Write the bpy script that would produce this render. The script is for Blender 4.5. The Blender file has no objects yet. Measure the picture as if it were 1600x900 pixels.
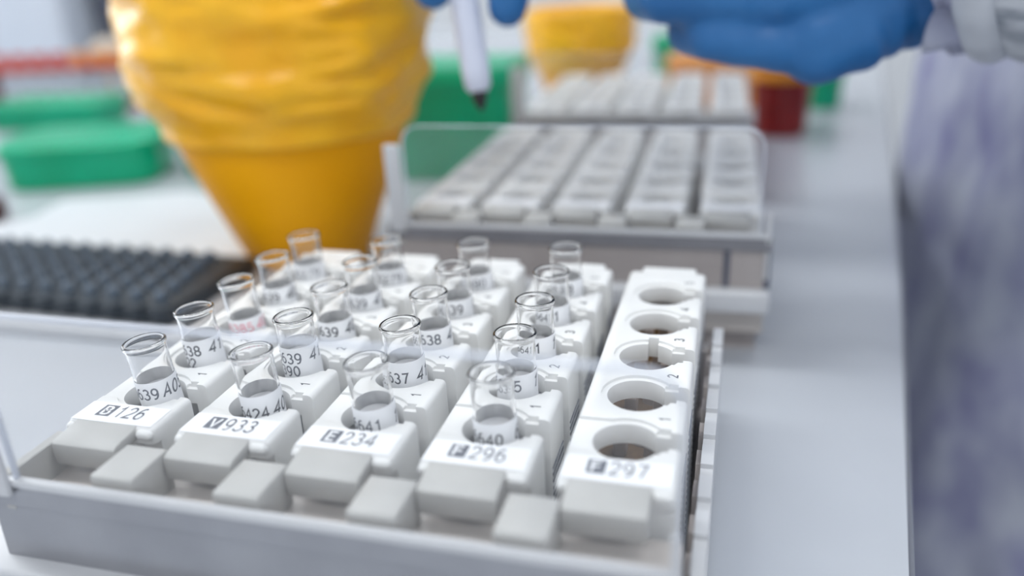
import bpy, bmesh, math, random
from mathutils import Vector, Matrix, noise

MM = 0.001
PI = math.pi
random.seed(7)
sc = bpy.context.scene
COL = sc.collection

# ------------------------------------------------------------------ camera
cam_data = bpy.data.cameras.new('camera')
cam = bpy.data.objects.new('camera', cam_data)
COL.objects.link(cam)
sc.camera = cam
ROT = Matrix(((0.96516246, -0.05870967, 0.25497959),
              (0.2579029, 0.3778233, -0.88923318),
              (-0.04413064, 0.92401446, 0.37980226)))
cam.matrix_world = Matrix.Translation(Vector((135.776, -149.566, 83.474)) * MM) @ ROT.to_4x4()
cam_data.sensor_width = 36.0
cam_data.lens = 29.111
cam_data.clip_start = 0.005
cam_data.clip_end = 50
cam_data.dof.use_dof = True
cam_data.dof.focus_distance = 0.203
cam_data.dof.aperture_fstop = 4.3

# ------------------------------------------------------------------ light
world = bpy.data.worlds.new('world')
sc.world = world
world.use_nodes = True
wb = world.node_tree.nodes['Background']
wb.inputs[0].default_value = (0.86, 0.915, 1.0, 1)
wb.inputs[1].default_value = 0.95

sc.view_settings.view_transform = 'Standard'
sc.view_settings.look = 'None'
sc.view_settings.gamma = 1.0
sc.view_settings.use_curve_mapping = False
sc.view_settings.exposure = -0.16


def area(name, loc, target, sx, sy, power, color=(1, 1, 1)):
    d = bpy.data.lights.new(name, 'AREA')
    d.shape = 'RECTANGLE'
    d.size = sx
    d.size_y = sy
    d.energy = power
    d.color = color
    o = bpy.data.objects.new(name, d)
    COL.objects.link(o)
    o.location = loc
    o.rotation_euler = (Vector(target) - Vector(loc)).to_track_quat('-Z', 'Y').to_euler()
    return o


area('ceiling_light_area', (-0.9, 0.2, 1.75), (-0.9, 0.2, 0), 1.2, 0.3, 9, (0.95, 0.98, 1))
area('ceiling_light_area', (-0.9, 1.8, 1.75), (-0.9, 1.8, 0), 1.2, 0.3, 9, (0.95, 0.98, 1))
area('ceiling_light_area', (0.9, 0.2, 1.75), (0.9, 0.2, 0), 1.2, 0.3, 6, (0.95, 0.98, 1))
area('ceiling_light_area', (0.1, -1.3, 1.75), (0.0, -0.6, 0), 1.2, 0.3, 16, (1, 0.99, 0.97))  # fill lamp added behind the camera to brighten fronts facing it
area('window_daylight_area', (-2.9, 0.9, 0.6), (0, 0.2, 0), 1.8, 1.3, 40, (0.93, 0.97, 1))


# ------------------------------------------------------------------ materials
def mat(name, color, rough=0.5, spec=0.5, **kw):
    m = bpy.data.materials.new(name)
    m.use_nodes = True
    b = m.node_tree.nodes['Principled BSDF']
    b.inputs['Base Color'].default_value = (*color, 1)
    b.inputs['Roughness'].default_value = rough
    b.inputs['Specular IOR Level'].default_value = spec
    for k, v in kw.items():
        k = k.replace('_', ' ')
        b.inputs[k].default_value = v
    return m


def noisy(m, c1, c2, scale, detail=4, lo=0.35, hi=0.65, bump=0.0, stretch=(1, 1, 1)):
    """mix two own colours of a material by object-space noise"""
    nt = m.node_tree
    b = nt.nodes['Principled BSDF']
    tc = nt.nodes.new('ShaderNodeTexCoord')
    mp = nt.nodes.new('ShaderNodeMapping')
    mp.inputs['Scale'].default_value = stretch
    n = nt.nodes.new('ShaderNodeTexNoise')
    n.inputs['Scale'].default_value = scale
    n.inputs['Detail'].default_value = detail
    r = nt.nodes.new('ShaderNodeValToRGB')
    r.color_ramp.elements[0].position = lo
    r.color_ramp.elements[0].color = (*c1, 1)
    r.color_ramp.elements[1].position = hi
    r.color_ramp.elements[1].color = (*c2, 1)
    nt.links.new(tc.outputs['Object'], mp.inputs[0])
    nt.links.new(mp.outputs[0], n.inputs['Vector'])
    nt.links.new(n.outputs['Fac'], r.inputs[0])
    nt.links.new(r.outputs[0], b.inputs['Base Color'])
    if bump:
        bp = nt.nodes.new('ShaderNodeBump')
        bp.inputs['Strength'].default_value = bump
        bp.inputs['Distance'].default_value = 0.001
        nt.links.new(n.outputs['Fac'], bp.inputs['Height'])
        nt.links.new(bp.outputs[0], b.inputs['Normal'])
    return m


M_RACK = mat('white_rack_plastic', (0.88, 0.88, 0.87), 0.38)
noisy(M_RACK, (0.785, 0.785, 0.77), (0.81, 0.81, 0.795), 60)
M_TAB = mat('warm_grey_plastic', (0.64, 0.625, 0.60), 0.42)
noisy(M_TAB, (0.46, 0.455, 0.435), (0.49, 0.485, 0.465), 80)
M_TROUGH = mat('beige_trough_plastic', (0.5, 0.46, 0.43), 0.3)
noisy(M_TROUGH, (0.48, 0.44, 0.41), (0.53, 0.49, 0.46), 60)
M_TAUPE = mat('taupe_tray_plastic', (0.42, 0.39, 0.37), 0.45)
noisy(M_TAUPE, (0.36, 0.325, 0.315), (0.40, 0.365, 0.355), 50)
M_STEEL = mat('grey_metal_edge', (0.50, 0.51, 0.55), 0.28, Metallic=0.6)
noisy(M_STEEL, (0.32, 0.325, 0.35), (0.37, 0.375, 0.40), 40)
M_DSTEEL = mat('dark_grey_metal_band', (0.2, 0.2, 0.22), 0.35)
noisy(M_DSTEEL, (0.18, 0.18, 0.2), (0.22, 0.22, 0.24), 40)
M_BASE = mat('pale_grey_base_plastic', (0.68, 0.69, 0.71), 0.35)
noisy(M_BASE, (0.54, 0.55, 0.57), (0.58, 0.59, 0.61), 40)
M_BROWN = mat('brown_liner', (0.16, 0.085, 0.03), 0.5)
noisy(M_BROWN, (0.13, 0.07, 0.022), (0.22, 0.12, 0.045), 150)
M_CLIP = mat('pale_clip', (0.6, 0.55, 0.5), 0.5)
noisy(M_CLIP, (0.30, 0.24, 0.2), (0.38, 0.31, 0.27), 100)
M_PAPER = mat('white_label_paper', (0.93, 0.94, 0.96), 0.55)
noisy(M_PAPER, (0.92, 0.93, 0.95), (0.95, 0.96, 0.98), 90)
M_INK = mat('dark_grey_ink', (0.055, 0.06, 0.075), 0.6)
noisy(M_INK, (0.045, 0.05, 0.065), (0.075, 0.08, 0.095), 400)
M_INKG = mat('grey_ink', (0.20, 0.215, 0.25), 0.6)
noisy(M_INKG, (0.09, 0.10, 0.125), (0.14, 0.15, 0.18), 400)
M_PINK = mat('pink_ink', (0.85, 0.35, 0.42), 0.6)
noisy(M_PINK, (0.8, 0.3, 0.38), (0.9, 0.45, 0.5), 400)
M_ORANGE = mat('orange_mark_ink', (0.85, 0.45, 0.3), 0.6)
noisy(M_ORANGE, (0.82, 0.4, 0.26), (0.9, 0.55, 0.4), 400)
M_SERUM = mat('tube_filling', (0.62, 0.62, 0.62), 0.25)
noisy(M_SERUM, (0.86, 0.86, 0.86), (0.90, 0.90, 0.91), 100)
M_BARCODE = mat('side_barcode_label', (0.5, 0.5, 0.55), 0.5)
# barcode stripes
nt = M_BARCODE.node_tree
w = nt.nodes.new('ShaderNodeTexWave')
w.wave_type = 'BANDS'
w.bands_direction = 'Z'
w.inputs['Scale'].default_value = 170
w.inputs['Distortion'].default_value = 3
w.inputs['Detail'].default_value = 3
r = nt.nodes.new('ShaderNodeValToRGB')
r.color_ramp.elements[0].color = (0.05, 0.06, 0.10, 1)
r.color_ramp.elements[0].position = 0.45
r.color_ramp.elements[1].color = (0.6, 0.62, 0.66, 1)
r.color_ramp.elements[1].position = 0.6
tc = nt.nodes.new('ShaderNodeTexCoord')
nt.links.new(tc.outputs['Object'], w.inputs['Vector'])
nt.links.new(w.outputs[0], r.inputs[0])
nt.links.new(r.outputs[0], nt.nodes['Principled BSDF'].inputs['Base Color'])

M_GLASS = mat('tube_glass', (1, 1, 1), 0.0)
nt = M_GLASS.node_tree
b = nt.nodes['Principled BSDF']
b.inputs['Transmission Weight'].default_value = 1
b.inputs['IOR'].default_value = 1.45
b.inputs['Base Color'].default_value = (1, 1, 1, 1)


def clear_sheet(name, haze, tint):
    m = bpy.data.materials.new(name)
    m.use_nodes = True
    nt = m.node_tree
    nt.nodes.clear()
    out = nt.nodes.new('ShaderNodeOutputMaterial')
    tr = nt.nodes.new('ShaderNodeBsdfTransparent')
    tr.inputs[0].default_value = (*tint, 1)
    df = nt.nodes.new('ShaderNodeBsdfTranslucent')
    df.inputs[0].default_value = (0.8, 0.82, 0.86, 1)
    d2 = nt.nodes.new('ShaderNodeBsdfDiffuse')
    d2.inputs[0].default_value = (0.8, 0.82, 0.86, 1)
    mxd = nt.nodes.new('ShaderNodeMixShader')
    gl = nt.nodes.new('ShaderNodeBsdfGlossy')
    gl.inputs['Roughness'].default_value = 0.08
    fr = nt.nodes.new('ShaderNodeLayerWeight')
    fr.inputs[0].default_value = 0.5
    pw = nt.nodes.new('ShaderNodeMath')
    pw.operation = 'POWER'
    pw.inputs[1].default_value = 5.0
    ad = nt.nodes.new('ShaderNodeMath')
    ad.operation = 'MULTIPLY_ADD'
    ad.inputs[1].default_value = 0.9
    ad.inputs[2].default_value = 0.06
    n = nt.nodes.new('ShaderNodeTexNoise')
    n.inputs['Scale'].default_value = 40
    mt = nt.nodes.new('ShaderNodeMath')
    mt.operation = 'MULTIPLY_ADD'
    mt.inputs[1].default_value = haze * 0.5
    mt.inputs[2].default_value = haze * 0.75
    m1 = nt.nodes.new('ShaderNodeMixShader')
    m2 = nt.nodes.new('ShaderNodeMixShader')
    L = nt.links.new
    L(df.outputs[0], mxd.inputs[1])
    L(d2.outputs[0], mxd.inputs[2])
    L(n.outputs['Fac'], mt.inputs[0])
    L(mt.outputs[0], m1.inputs[0])
    L(tr.outputs[0], m1.inputs[1])
    L(mxd.outputs[0], m1.inputs[2])
    L(fr.outputs['Facing'], pw.inputs[0])
    L(pw.outputs[0], ad.inputs[0])
    L(ad.outputs[0], m2.inputs[0])
    L(m1.outputs[0], m2.inputs[1])
    L(gl.outputs[0], m2.inputs[2])
    L(m2.outputs[0], out.inputs[0])
    return m


M_PANEL = clear_sheet('clear_scuffed_acrylic', 0.07, (0.95, 0.955, 0.96))
M_PANEL_EDGE = mat('acrylic_cut_edge', (0.80, 0.84, 0.92), 0.15, Transmission_Weight=0.35, IOR=1.45)

M_TABLE = mat('pale_grey_laminate', (0.60, 0.63, 0.68), 0.24, 0.5)
noisy(M_TABLE, (0.48, 0.505, 0.545), (0.51, 0.535, 0.575), 12, bump=0.01)
M_TEDGE = mat('dark_table_edging', (0.16, 0.17, 0.2), 0.5)
M_SHEET = mat('white_bench_mat', (0.84, 0.87, 0.91), 0.5)
noisy(M_SHEET, (0.60, 0.63, 0.66), (0.64, 0.67, 0.70), 20)
M_BLACK = mat('black_rack_plastic', (0.022, 0.03, 0.04), 0.42)
noisy(M_BLACK, (0.018, 0.026, 0.036), (0.028, 0.038, 0.05), 60)
M_BIN = mat('yellow_bin_plastic', (0.80, 0.36, 0.002), 0.5, 0.25)
noisy(M_BIN, (0.97, 0.42, 0.0), (1.0, 0.45, 0.0), 25)
M_BAG = mat('yellow_bag_film', (0.86, 0.42, 0.006), 0.3, 0.45)
noisy(M_BAG, (0.95, 0.45, 0.004), (0.98, 0.53, 0.02), 30)
M_GREEN = mat('green_plastic', (0.0, 0.33, 0.17), 0.35, 0.4)
noisy(M_GREEN, (0.0, 0.34, 0.16), (0.0, 0.42, 0.22), 20)
M_RED = mat('red_plastic', (0.42, 0.012, 0.008), 0.35)
noisy(M_RED, (0.20, 0.003, 0.002), (0.28, 0.006, 0.004), 30)
M_BRED = mat('bright_red_plastic', (0.55, 0.04, 0.01), 0.35)
noisy(M_BRED, (0.52, 0.03, 0.008), (0.60, 0.06, 0.015), 30)
M_DRED = mat('dark_red_plastic', (0.07, 0.012, 0.012), 0.4)
noisy(M_DRED, (0.055, 0.01, 0.01), (0.085, 0.015, 0.015), 30)
M_ORANGEP = mat('orange_plastic', (0.85, 0.32, 0.02), 0.4)
noisy(M_ORANGEP, (0.82, 0.29, 0.015), (0.88, 0.36, 0.03), 30)
M_GREY = mat('mid_grey_plastic', (0.36, 0.37, 0.43), 0.4)
noisy(M_GREY, (0.34, 0.35, 0.41), (0.38, 0.39, 0.45), 30)
M_DGREY = mat('dark_slate_plastic', (0.11, 0.12, 0.16), 0.4)
noisy(M_DGREY, (0.075, 0.085, 0.12), (0.10, 0.11, 0.145), 30)
M_WHITE = mat('white_casing', (0.68, 0.74, 0.82), 0.4)
noisy(M_WHITE, (0.66, 0.72, 0.80), (0.70, 0.76, 0.84), 10)
M_BEIGE = mat('beige_plastic', (0.55, 0.47, 0.38), 0.5)
noisy(M_BEIGE, (0.52, 0.44, 0.36), (0.58, 0.5, 0.4), 30)
M_PEN = mat('white_pen_barrel', (0.62, 0.65, 0.76), 0.3)
noisy(M_PEN, (0.60, 0.63, 0.74), (0.64, 0.67, 0.78), 60)
M_PENTIP = mat('black_pen_tip', (0.012, 0.012, 0.014), 0.4)
M_GLOVE = mat('blue_nitrile', (0.018, 0.13, 0.36), 0.42, 0.5)
noisy(M_GLOVE, (0.015, 0.13, 0.36), (0.028, 0.17, 0.43), 40, bump=0.15)
M_SKIN = mat('skin', (0.62, 0.40, 0.30), 0.5)
noisy(M_SKIN, (0.60, 0.38, 0.28), (0.65, 0.43, 0.33), 30)
M_GOWN = mat('lavender_gown_fabric', (0.42, 0.44, 0.58), 0.8, 0.2)
noisy(M_GOWN, (0.235, 0.24, 0.41), (0.52, 0.55, 0.64), 26, detail=9, lo=0.30, hi=0.68, bump=0.8, stretch=(1, 1.3, 0.75))
M_CUFF = mat('white_knit_cuff', (0.55, 0.58, 0.62), 0.8, 0.2)
noisy(M_CUFF, (0.30, 0.33, 0.38), (0.66, 0.69, 0.73), 60, detail=6, lo=0.38, hi=0.6, bump=0.6, stretch=(0.25, 1, 2.4))
M_CUFFBAND = mat('white_elastic_band', (0.62, 0.65, 0.70), 0.7, 0.2)
noisy(M_CUFFBAND, (0.58, 0.61, 0.66), (0.68, 0.71, 0.76), 50)
M_CAP = mat('surgical_cap_fabric', (0.35, 0.5, 0.65), 0.8)
M_HAIR = mat('brown_hair', (0.06, 0.035, 0.02), 0.6)
M_TROUSER = mat('blue_trouser_fabric', (0.12, 0.13, 0.25), 0.8)
M_SHOE = mat('white_shoe', (0.7, 0.7, 0.7), 0.6)
M_FLOOR = mat('grey_floor_vinyl', (0.16, 0.165, 0.19), 0.4)
noisy(M_FLOOR, (0.15, 0.155, 0.18), (0.175, 0.18, 0.205), 8)
M_WALL = mat('white_wall_paint', (0.78, 0.8, 0.82), 0.8)
noisy(M_WALL, (0.77, 0.79, 0.81), (0.79, 0.81, 0.83), 4)
M_CEIL = mat('white_ceiling_paint', (0.85, 0.86, 0.87), 0.9)
M_EYE = mat('eye', (0.05, 0.04, 0.035), 0.2)
M_LAMPF = mat('lamp_diffuser', (0.9, 0.9, 0.9), 0.5)
_b = M_LAMPF.node_tree.nodes['Principled BSDF']
_b.inputs['Emission Color'].default_value = (0.95, 0.98, 1, 1)
_b.inputs['Emission Strength'].default_value = 7.0


# ------------------------------------------------------------------ helpers (all sizes in millimetres)
def finish(bm, name, m, parent=None, loc=(0, 0, 0), smooth=True, angle=40):
    me = bpy.data.meshes.new(name)
    bmesh.ops.recalc_face_normals(bm, faces=bm.faces)
    for v in bm.verts:
        v.co *= MM
    for e in bm.edges:
        e.smooth = len(e.link_faces) == 2 and e.calc_face_angle(0) < math.radians(angle)
    for f in bm.faces:
        f.smooth = smooth
    bm.to_mesh(me)
    bm.free()
    if m is not None:
        me.materials.append(m)
    o = bpy.data.objects.new(name, me)
    COL.objects.link(o)
    o.location = Vector(loc) * MM
    if parent is not None:
        o.parent = parent
    return o


def bake(o, smooth=True, angle=40):
    """replace an object's mesh by its evaluated (modified) mesh"""
    dg = bpy.context.evaluated_depsgraph_get()
    dg.update()
    me = bpy.data.meshes.new_from_object(o.evaluated_get(dg))
    mats = [s for s in o.data.materials]
    o.modifiers.clear()
    o.data = me
    if not me.materials and mats:
        me.materials.append(mats[0])
    bm = bmesh.new()
    bm.from_mesh(me)
    for e in bm.edges:
        e.smooth = len(e.link_faces) == 2 and e.calc_face_angle(0) < math.radians(angle)
    for f in bm.faces:
        f.smooth = smooth
    bm.to_mesh(me)
    bm.free()
    return o


def thing(name, label, cat, loc=(0, 0, 0), rotz=0.0, group=None):
    o = bpy.data.objects.new(name, None)
    o.empty_display_size = 0.01
    COL.objects.link(o)
    o.location = Vector(loc) * MM
    o.rotation_euler = (0, 0, rotz)
    o['label'] = label
    o['category'] = cat
    if group:
        o['group'] = group
    return o


def tag(o, label, cat, group=None):
    o['label'] = label
    o['category'] = cat
    if group:
        o['group'] = group
    return o


def copy_tree(o, parent=None):
    c = o.copy()
    COL.objects.link(c)
    c.parent = parent
    for ch in list(o.children):
        copy_tree(ch, c)
    return c


def add_box(bm, x0, x1, y0, y1, z0, z1, bev=0.0, seg=2):
    r = bmesh.ops.create_cube(bm, size=1.0)
    vs = r['verts']
    for v in vs:
        v.co = Vector(((x0 + x1) / 2 + v.co.x * (x1 - x0), (y0 + y1) / 2 + v.co.y * (y1 - y0), (z0 + z1) / 2 + v.co.z * (z1 - z0)))
    if bev > 0:
        es = list({e for v in vs for e in v.link_edges})
        bmesh.ops.bevel(bm, geom=es, offset=bev, segments=seg, affect='EDGES', profile=0.5)
    return bm


def add_cyl(bm, x, y, z0, z1, r0, r1=None, n=48):
    if r1 is None:
        r1 = r0
    a = [bm.verts.new((x + r0 * math.cos(2 * PI * i / n), y + r0 * math.sin(2 * PI * i / n), z0)) for i in range(n)]
    b_ = [bm.verts.new((x + r1 * math.cos(2 * PI * i / n), y + r1 * math.sin(2 * PI * i / n), z1)) for i in range(n)]
    for i in range(n):
        bm.faces.new((a[i], a[(i + 1) % n], b_[(i + 1) % n], b_[i]))
    bm.faces.new(a[::-1])
    bm.faces.new(b_)
    return bm


def add_lathe(bm, prof, x=0, y=0, n=40, fn=None, closed=False):
    """prof: list of (r, z); r == 0 makes a pole"""
    rings = []
    for (r, z) in prof:
        if r < 1e-6:
            rings.append([bm.verts.new((x, y, z))])
        else:
            ring = []
            for i in range(n):
                a = 2 * PI * i / n
                rr = r if fn is None else r + fn(a, z, r)
                zz = z
                ring.append(bm.verts.new((x + rr * math.cos(a), y + rr * math.sin(a), zz)))
            rings.append(ring)
    pairs = list(zip(rings[:-1], rings[1:]))
    if closed:
        pairs.append((rings[-1], rings[0]))
    for p, q in pairs:
        for i in range(n):
            j = (i + 1) % n
            if len(p) == 1 and len(q) == 1:
                continue
            if len(p) == 1:
                bm.faces.new((p[0], q[j], q[i]))
            elif len(q) == 1:
                bm.faces.new((p[i], p[j], q[0]))
            else:
                bm.faces.new((p[i], p[j], q[j], q[i]))
    return bm


def add_prism(bm, poly, axis, a0, a1):
    """extrude a 2-D polygon along axis ('x': poly=(y,z), 'y': poly=(x,z), 'z': poly=(x,y))"""
    def P3(p, a):
        if axis == 'x':
            return (a, p[0], p[1])
        if axis == 'y':
            return (p[0], a, p[1])
        return (p[0], p[1], a)
    lo = [bm.verts.new(P3(p, a0)) for p in poly]
    hi = [bm.verts.new(P3(p, a1)) for p in poly]
    n = len(poly)
    for i in range(n):
        bm.faces.new((lo[i], lo[(i + 1) % n], hi[(i + 1) % n], hi[i]))
    bm.faces.new(lo[::-1])
    bm.faces.new(hi)
    return bm


def add_capsule(bm, p, q, r0, r1, n=16, flat=1.0, up=None):
    """tapered capsule from p to q"""
    p = Vector(p)
    q = Vector(q)
    d = (q - p)
    L = d.length
    d.normalize()
    ref = Vector(up) if up else (Vector((0, 0, 1)) if abs(d.z) < 0.9 else Vector((1, 0, 0)))
    u = d.cross(ref).normalized()
    w_ = d.cross(u).normalized()
    prof = []
    for k in range(5):
        a = PI / 2 * (1 - k / 4)
        prof.append((r0 * math.cos(a), -r0 * math.sin(a)))
    for k in range(5):
        a = PI / 2 * k / 4
        prof.append((r1 * math.cos(a), L + r1 * math.sin(a)))
    rings = []
    for r_, t in prof:
        c = p + d * t
        if r_ < 1e-5:
            rings.append([bm.verts.new(c)])
        else:
            rings.append([bm.verts.new(c + u * (r_ * math.cos(2 * PI * i / n)) + w_ * (r_ * flat * math.sin(2 * PI * i / n))) for i in range(n)])
    for a, b2 in zip(rings[:-1], rings[1:]):
        for i in range(n):
            j = (i + 1) % n
            if len(a) == 1:
                bm.faces.new((a[0], b2[i], b2[j]))
            elif len(b2) == 1:
                bm.faces.new((a[i], b2[0], a[j]))
            else:
                bm.faces.new((a[i], b2[i], b2[j], a[j]))
    return bm


def add_ellipsoid(bm, c, rx, ry, rz, rot=None, n=24):
    r = bmesh.ops.create_uvsphere(bm, u_segments=n, v_segments=n // 2, radius=1.0)
    for v in r['verts']:
        p = Vector((v.co.x * rx, v.co.y * ry, v.co.z * rz))
        if rot is not None:
            p = rot @ p
        v.co = p + Vector(c)
    return bm


def remesh(o, voxel, smooth=6):
    m = o.modifiers.new('r', 'REMESH')
    m.mode = 'VOXEL'
    m.voxel_size = voxel * MM
    m.use_smooth_shade = True
    s = o.modifiers.new('s', 'SMOOTH')
    s.factor = 0.6
    s.iterations = smooth
    return bake(o, angle=80)


def boolean(o, cutters, union=()):
    for c in cutters:
        m = o.modifiers.new('b', 'BOOLEAN')
        m.operation = 'DIFFERENCE'
        m.solver = 'EXACT'
        m.object = c
    bake(o, angle=28)
    for c in cutters:
        bpy.data.objects.remove(c)
    return o


def _arc(cx, cy, rx, ry, a0, a1):
    n = max(3, int(abs(a1 - a0) / 18))
    return [(cx + rx * math.cos(math.radians(a0 + (a1 - a0) * i / n)), cy + ry * math.sin(math.radians(a0 + (a1 - a0) * i / n))) for i in range(n + 1)]


GLYPH = {
    '0': [_arc(.3, .5, .25, .48, 0, 360)],
    '1': [[(.12, .76), (.24, .82), (.36, .98), (.36, .0)]],
    '2': [_arc(.3, .71, .25, .27, 170, -38) + [(.05, .03), (.57, .03)]],
    '3': [_arc(.28, .74, .23, .24, 150, -90), _arc(.28, .27, .27, .26, 90, -160)],
    '4': [[(.44, 0), (.44, .97), (.03, .3), (.6, .3)]],
    '5': [[(.53, .97), (.13, .97), (.08, .5)] + _arc(.29, .32, .27, .31, 140, -150)],
    '6': [_arc(.31, .31, .25, .3, 0, 360), _arc(.36, .42, .3, .56, 200, 70)],
    '7': [[(.04, .97), (.56, .97), (.4, .6), (.24, .0)]],
    '8': [_arc(.3, .74, .22, .24, 0, 360), _arc(.3, .26, .26, .25, 0, 360)],
    '9': [_arc(.29, .67, .25, .3, 0, 360), _arc(.24, .56, .3, .56, 20, -110)],
    'A': [[(.02, 0), (.3, .98), (.58, 0)], [(.12, .33), (.48, .33)]],
    'B': [[(.08, .0), (.08, .97), (.3, .97)] + _arc(.3, .75, .22, .22, 90, -90) + [(.08, .52)],
          [(.3, .52)] + _arc(.3, .27, .26, .25, 90, -90) + [(.08, .02)]],
    'V': [[(.02, .98), (.3, .0), (.58, .98)]],
    'E': [[(.55, .97), (.08, .97), (.08, .03), (.56, .03)], [(.08, .51), (.5, .51)]],
    'F': [[(.55, .97), (.08, .97), (.08, .0)], [(.08, .5), (.5, .5)]],
}


def text_bm(s, size, spacing=1.0, shear=0.0, thick=0.13):
    """flat plain sans lettering in mm (size = cap height), centred on x and y"""
    bm = bmesh.new()
    adv = 0.78 * spacing
    h = thick / 2
    W = adv * len(s) - (adv - 0.6)
    for k, ch in enumerate(s):
        for pl in GLYPH.get(ch, []):
            pts = [Vector((x + adv * k, y)) for x, y in pl]
            n = len(pts)
            closed = (pts[0] - pts[-1]).length < 1e-4
            L_, R_ = [], []
            for i in range(n):
                a = pts[i - 1] if i > 0 else (pts[-2] if closed else pts[0])
                c = pts[i + 1] if i < n - 1 else (pts[1] if closed else pts[-1])
                d0 = (pts[i] - a)
                d1 = (c - pts[i])
                d0 = d0.normalized() if d0.length > 1e-6 else d1.normalized()
                d1 = d1.normalized() if d1.length > 1e-6 else d0
                t_ = (d0 + d1)
                t_ = t_.normalized() if t_.length > 1e-3 else d0
                nrm = Vector((-t_.y, t_.x))
                k_ = h / max(0.45, abs(nrm.dot(Vector((-d0.y, d0.x)))))
                L_.append(pts[i] + nrm * k_)
                R_.append(pts[i] - nrm * k_)
            vl = [bm.verts.new((v.x - W / 2, v.y - .5, 0)) for v in L_]
            vr = [bm.verts.new((v.x - W / 2, v.y - .5, 0)) for v in R_]
            for i in range(n - 1):
                bm.faces.new((vr[i], vr[i + 1], vl[i + 1], vl[i]))
    for v in bm.verts:
        v.co = Vector(((v.co.x + shear * v.co.y) * size, v.co.y * size, 0))
    return bm


def bevel_mod(o, width, seg=2, angle=35):
    m = o.modifiers.new('bv', 'BEVEL')
    m.width = width * MM
    m.segments = seg
    m.limit_method = 'ANGLE'
    m.angle_limit = math.radians(angle)
    return bake(o, angle=40)


# ------------------------------------------------------------------ the room
TZ = -66.0            # table top
FZ = -966.0           # floor


def struct(o):
    o['kind'] = 'structure'
    return o


bm = bmesh.new()
add_box(bm, -3000, 3000, -2200, 3200, FZ - 40, FZ)
struct(finish(bm, 'floor', M_FLOOR, smooth=False))
bm = bmesh.new()
add_box(bm, -3000, 3000, 3200, 3260, FZ, 1800)
struct(finish(bm, 'wall_back', M_WALL, smooth=False))
# left wall with a window opening
bm = bmesh.new()
add_box(bm, -3060, -3000, -2200, 0, FZ, 1800)
add_box(bm, -3060, -3000, 1800, 3200, FZ, 1800)
add_box(bm, -3060, -3000, 0, 1800, FZ, 0)
add_box(bm, -3060, -3000, 0, 1800, 1300, 1800)
struct(finish(bm, 'wall_left', M_WALL, smooth=False))
bm = bmesh.new()
add_box(bm, -3050, -3010, -30, 30, 0, 1300)
add_box(bm, -3050, -3010, 1770, 1830, 0, 1300)
add_box(bm, -3050, -3010, 870, 930, 0, 1300)
add_box(bm, -3050, -3010, 30, 1770, 0, 50)
add_box(bm, -3050, -3010, 30, 1770, 1250, 1300)
struct(finish(bm, 'window_1', M_WALL, smooth=False))
bm = bmesh.new()
add_box(bm, -3000, 3000, -2200, 3200, 1800, 1840)
struct(finish(bm, 'ceiling', M_CEIL, smooth=False))
for x, y, wh in ((-900, 200, 'on the left above the tube trays'), (-900, 1800, 'at the back left'), (900, 200, 'above the gowned person'), (100, -1300, 'added behind the camera to brighten the fronts')):  # the last panel is an added fixture for the front fill lamp
    t = thing('ceiling_light', 'long flat ceiling light panel ' + wh, 'ceiling light', (x, y, 1760), group='ceiling lights')
    bm = bmesh.new()
    add_box(bm, -620, 620, -170, 170, 4, 40, 3)
    finish(bm, 'frame', M_WALL, t, smooth=False)
    bm = bmesh.new()
    add_box(bm, -600, 600, -150, 150, 0, 4)
    finish(bm, 'diffuser', M_LAMPF, t, smooth=False)

# ------------------------------------------------------------------ the work table
t = thing('lab_table', 'pale grey laminate laboratory table carrying the trays and bins', 'table', (0, 0, TZ))
EDGE = [(158, -500), (175, -30), (186, 60), (205, 190), (240, 470), (297, 956), (360, 1500)]
E0, E1 = (150, -330), (372, 1600)
bm = bmesh.new()
poly = [(-1300, -330), E0, (183, 33), (205, 192), (240, 470), E1, (-1300, 1600)]
add_prism(bm, poly, 'z', -28, 0)
finish(bm, 'table_top', M_TABLE, t, smooth=False)
bm = bmesh.new()
pe = [E0, (183, 33), (205, 192), (240, 470), E1]
outer = [(x + 1.6, y) for x, y in pe]
add_prism(bm, pe + outer[::-1], 'z', -27, -1.0)
finish(bm, 'edge_strip', M_TEDGE, t, smooth=False)
for x, y in ((-1240, -270), (90, -270), (-1240, 1540), (290, 1540)):
    bm = bmesh.new()
    add_box(bm, x - 25, x + 25, y - 25, y + 25, FZ - TZ, -28, 3)
    finish(bm, 'leg', M_GREY, t, smooth=False)

# ------------------------------------------------------------------ tube rack (five holes), built in rack coordinates
# origin: first hole's axis, rack top at z = 0; front is -y
RT = -13.4            # rack top height in the scene
RX0, RX1 = -11.8, 11.7
RY0, RY1 = -16.6, 98.0
RH = 50.6             # the rack stands 2 mm thick pan above table


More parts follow.
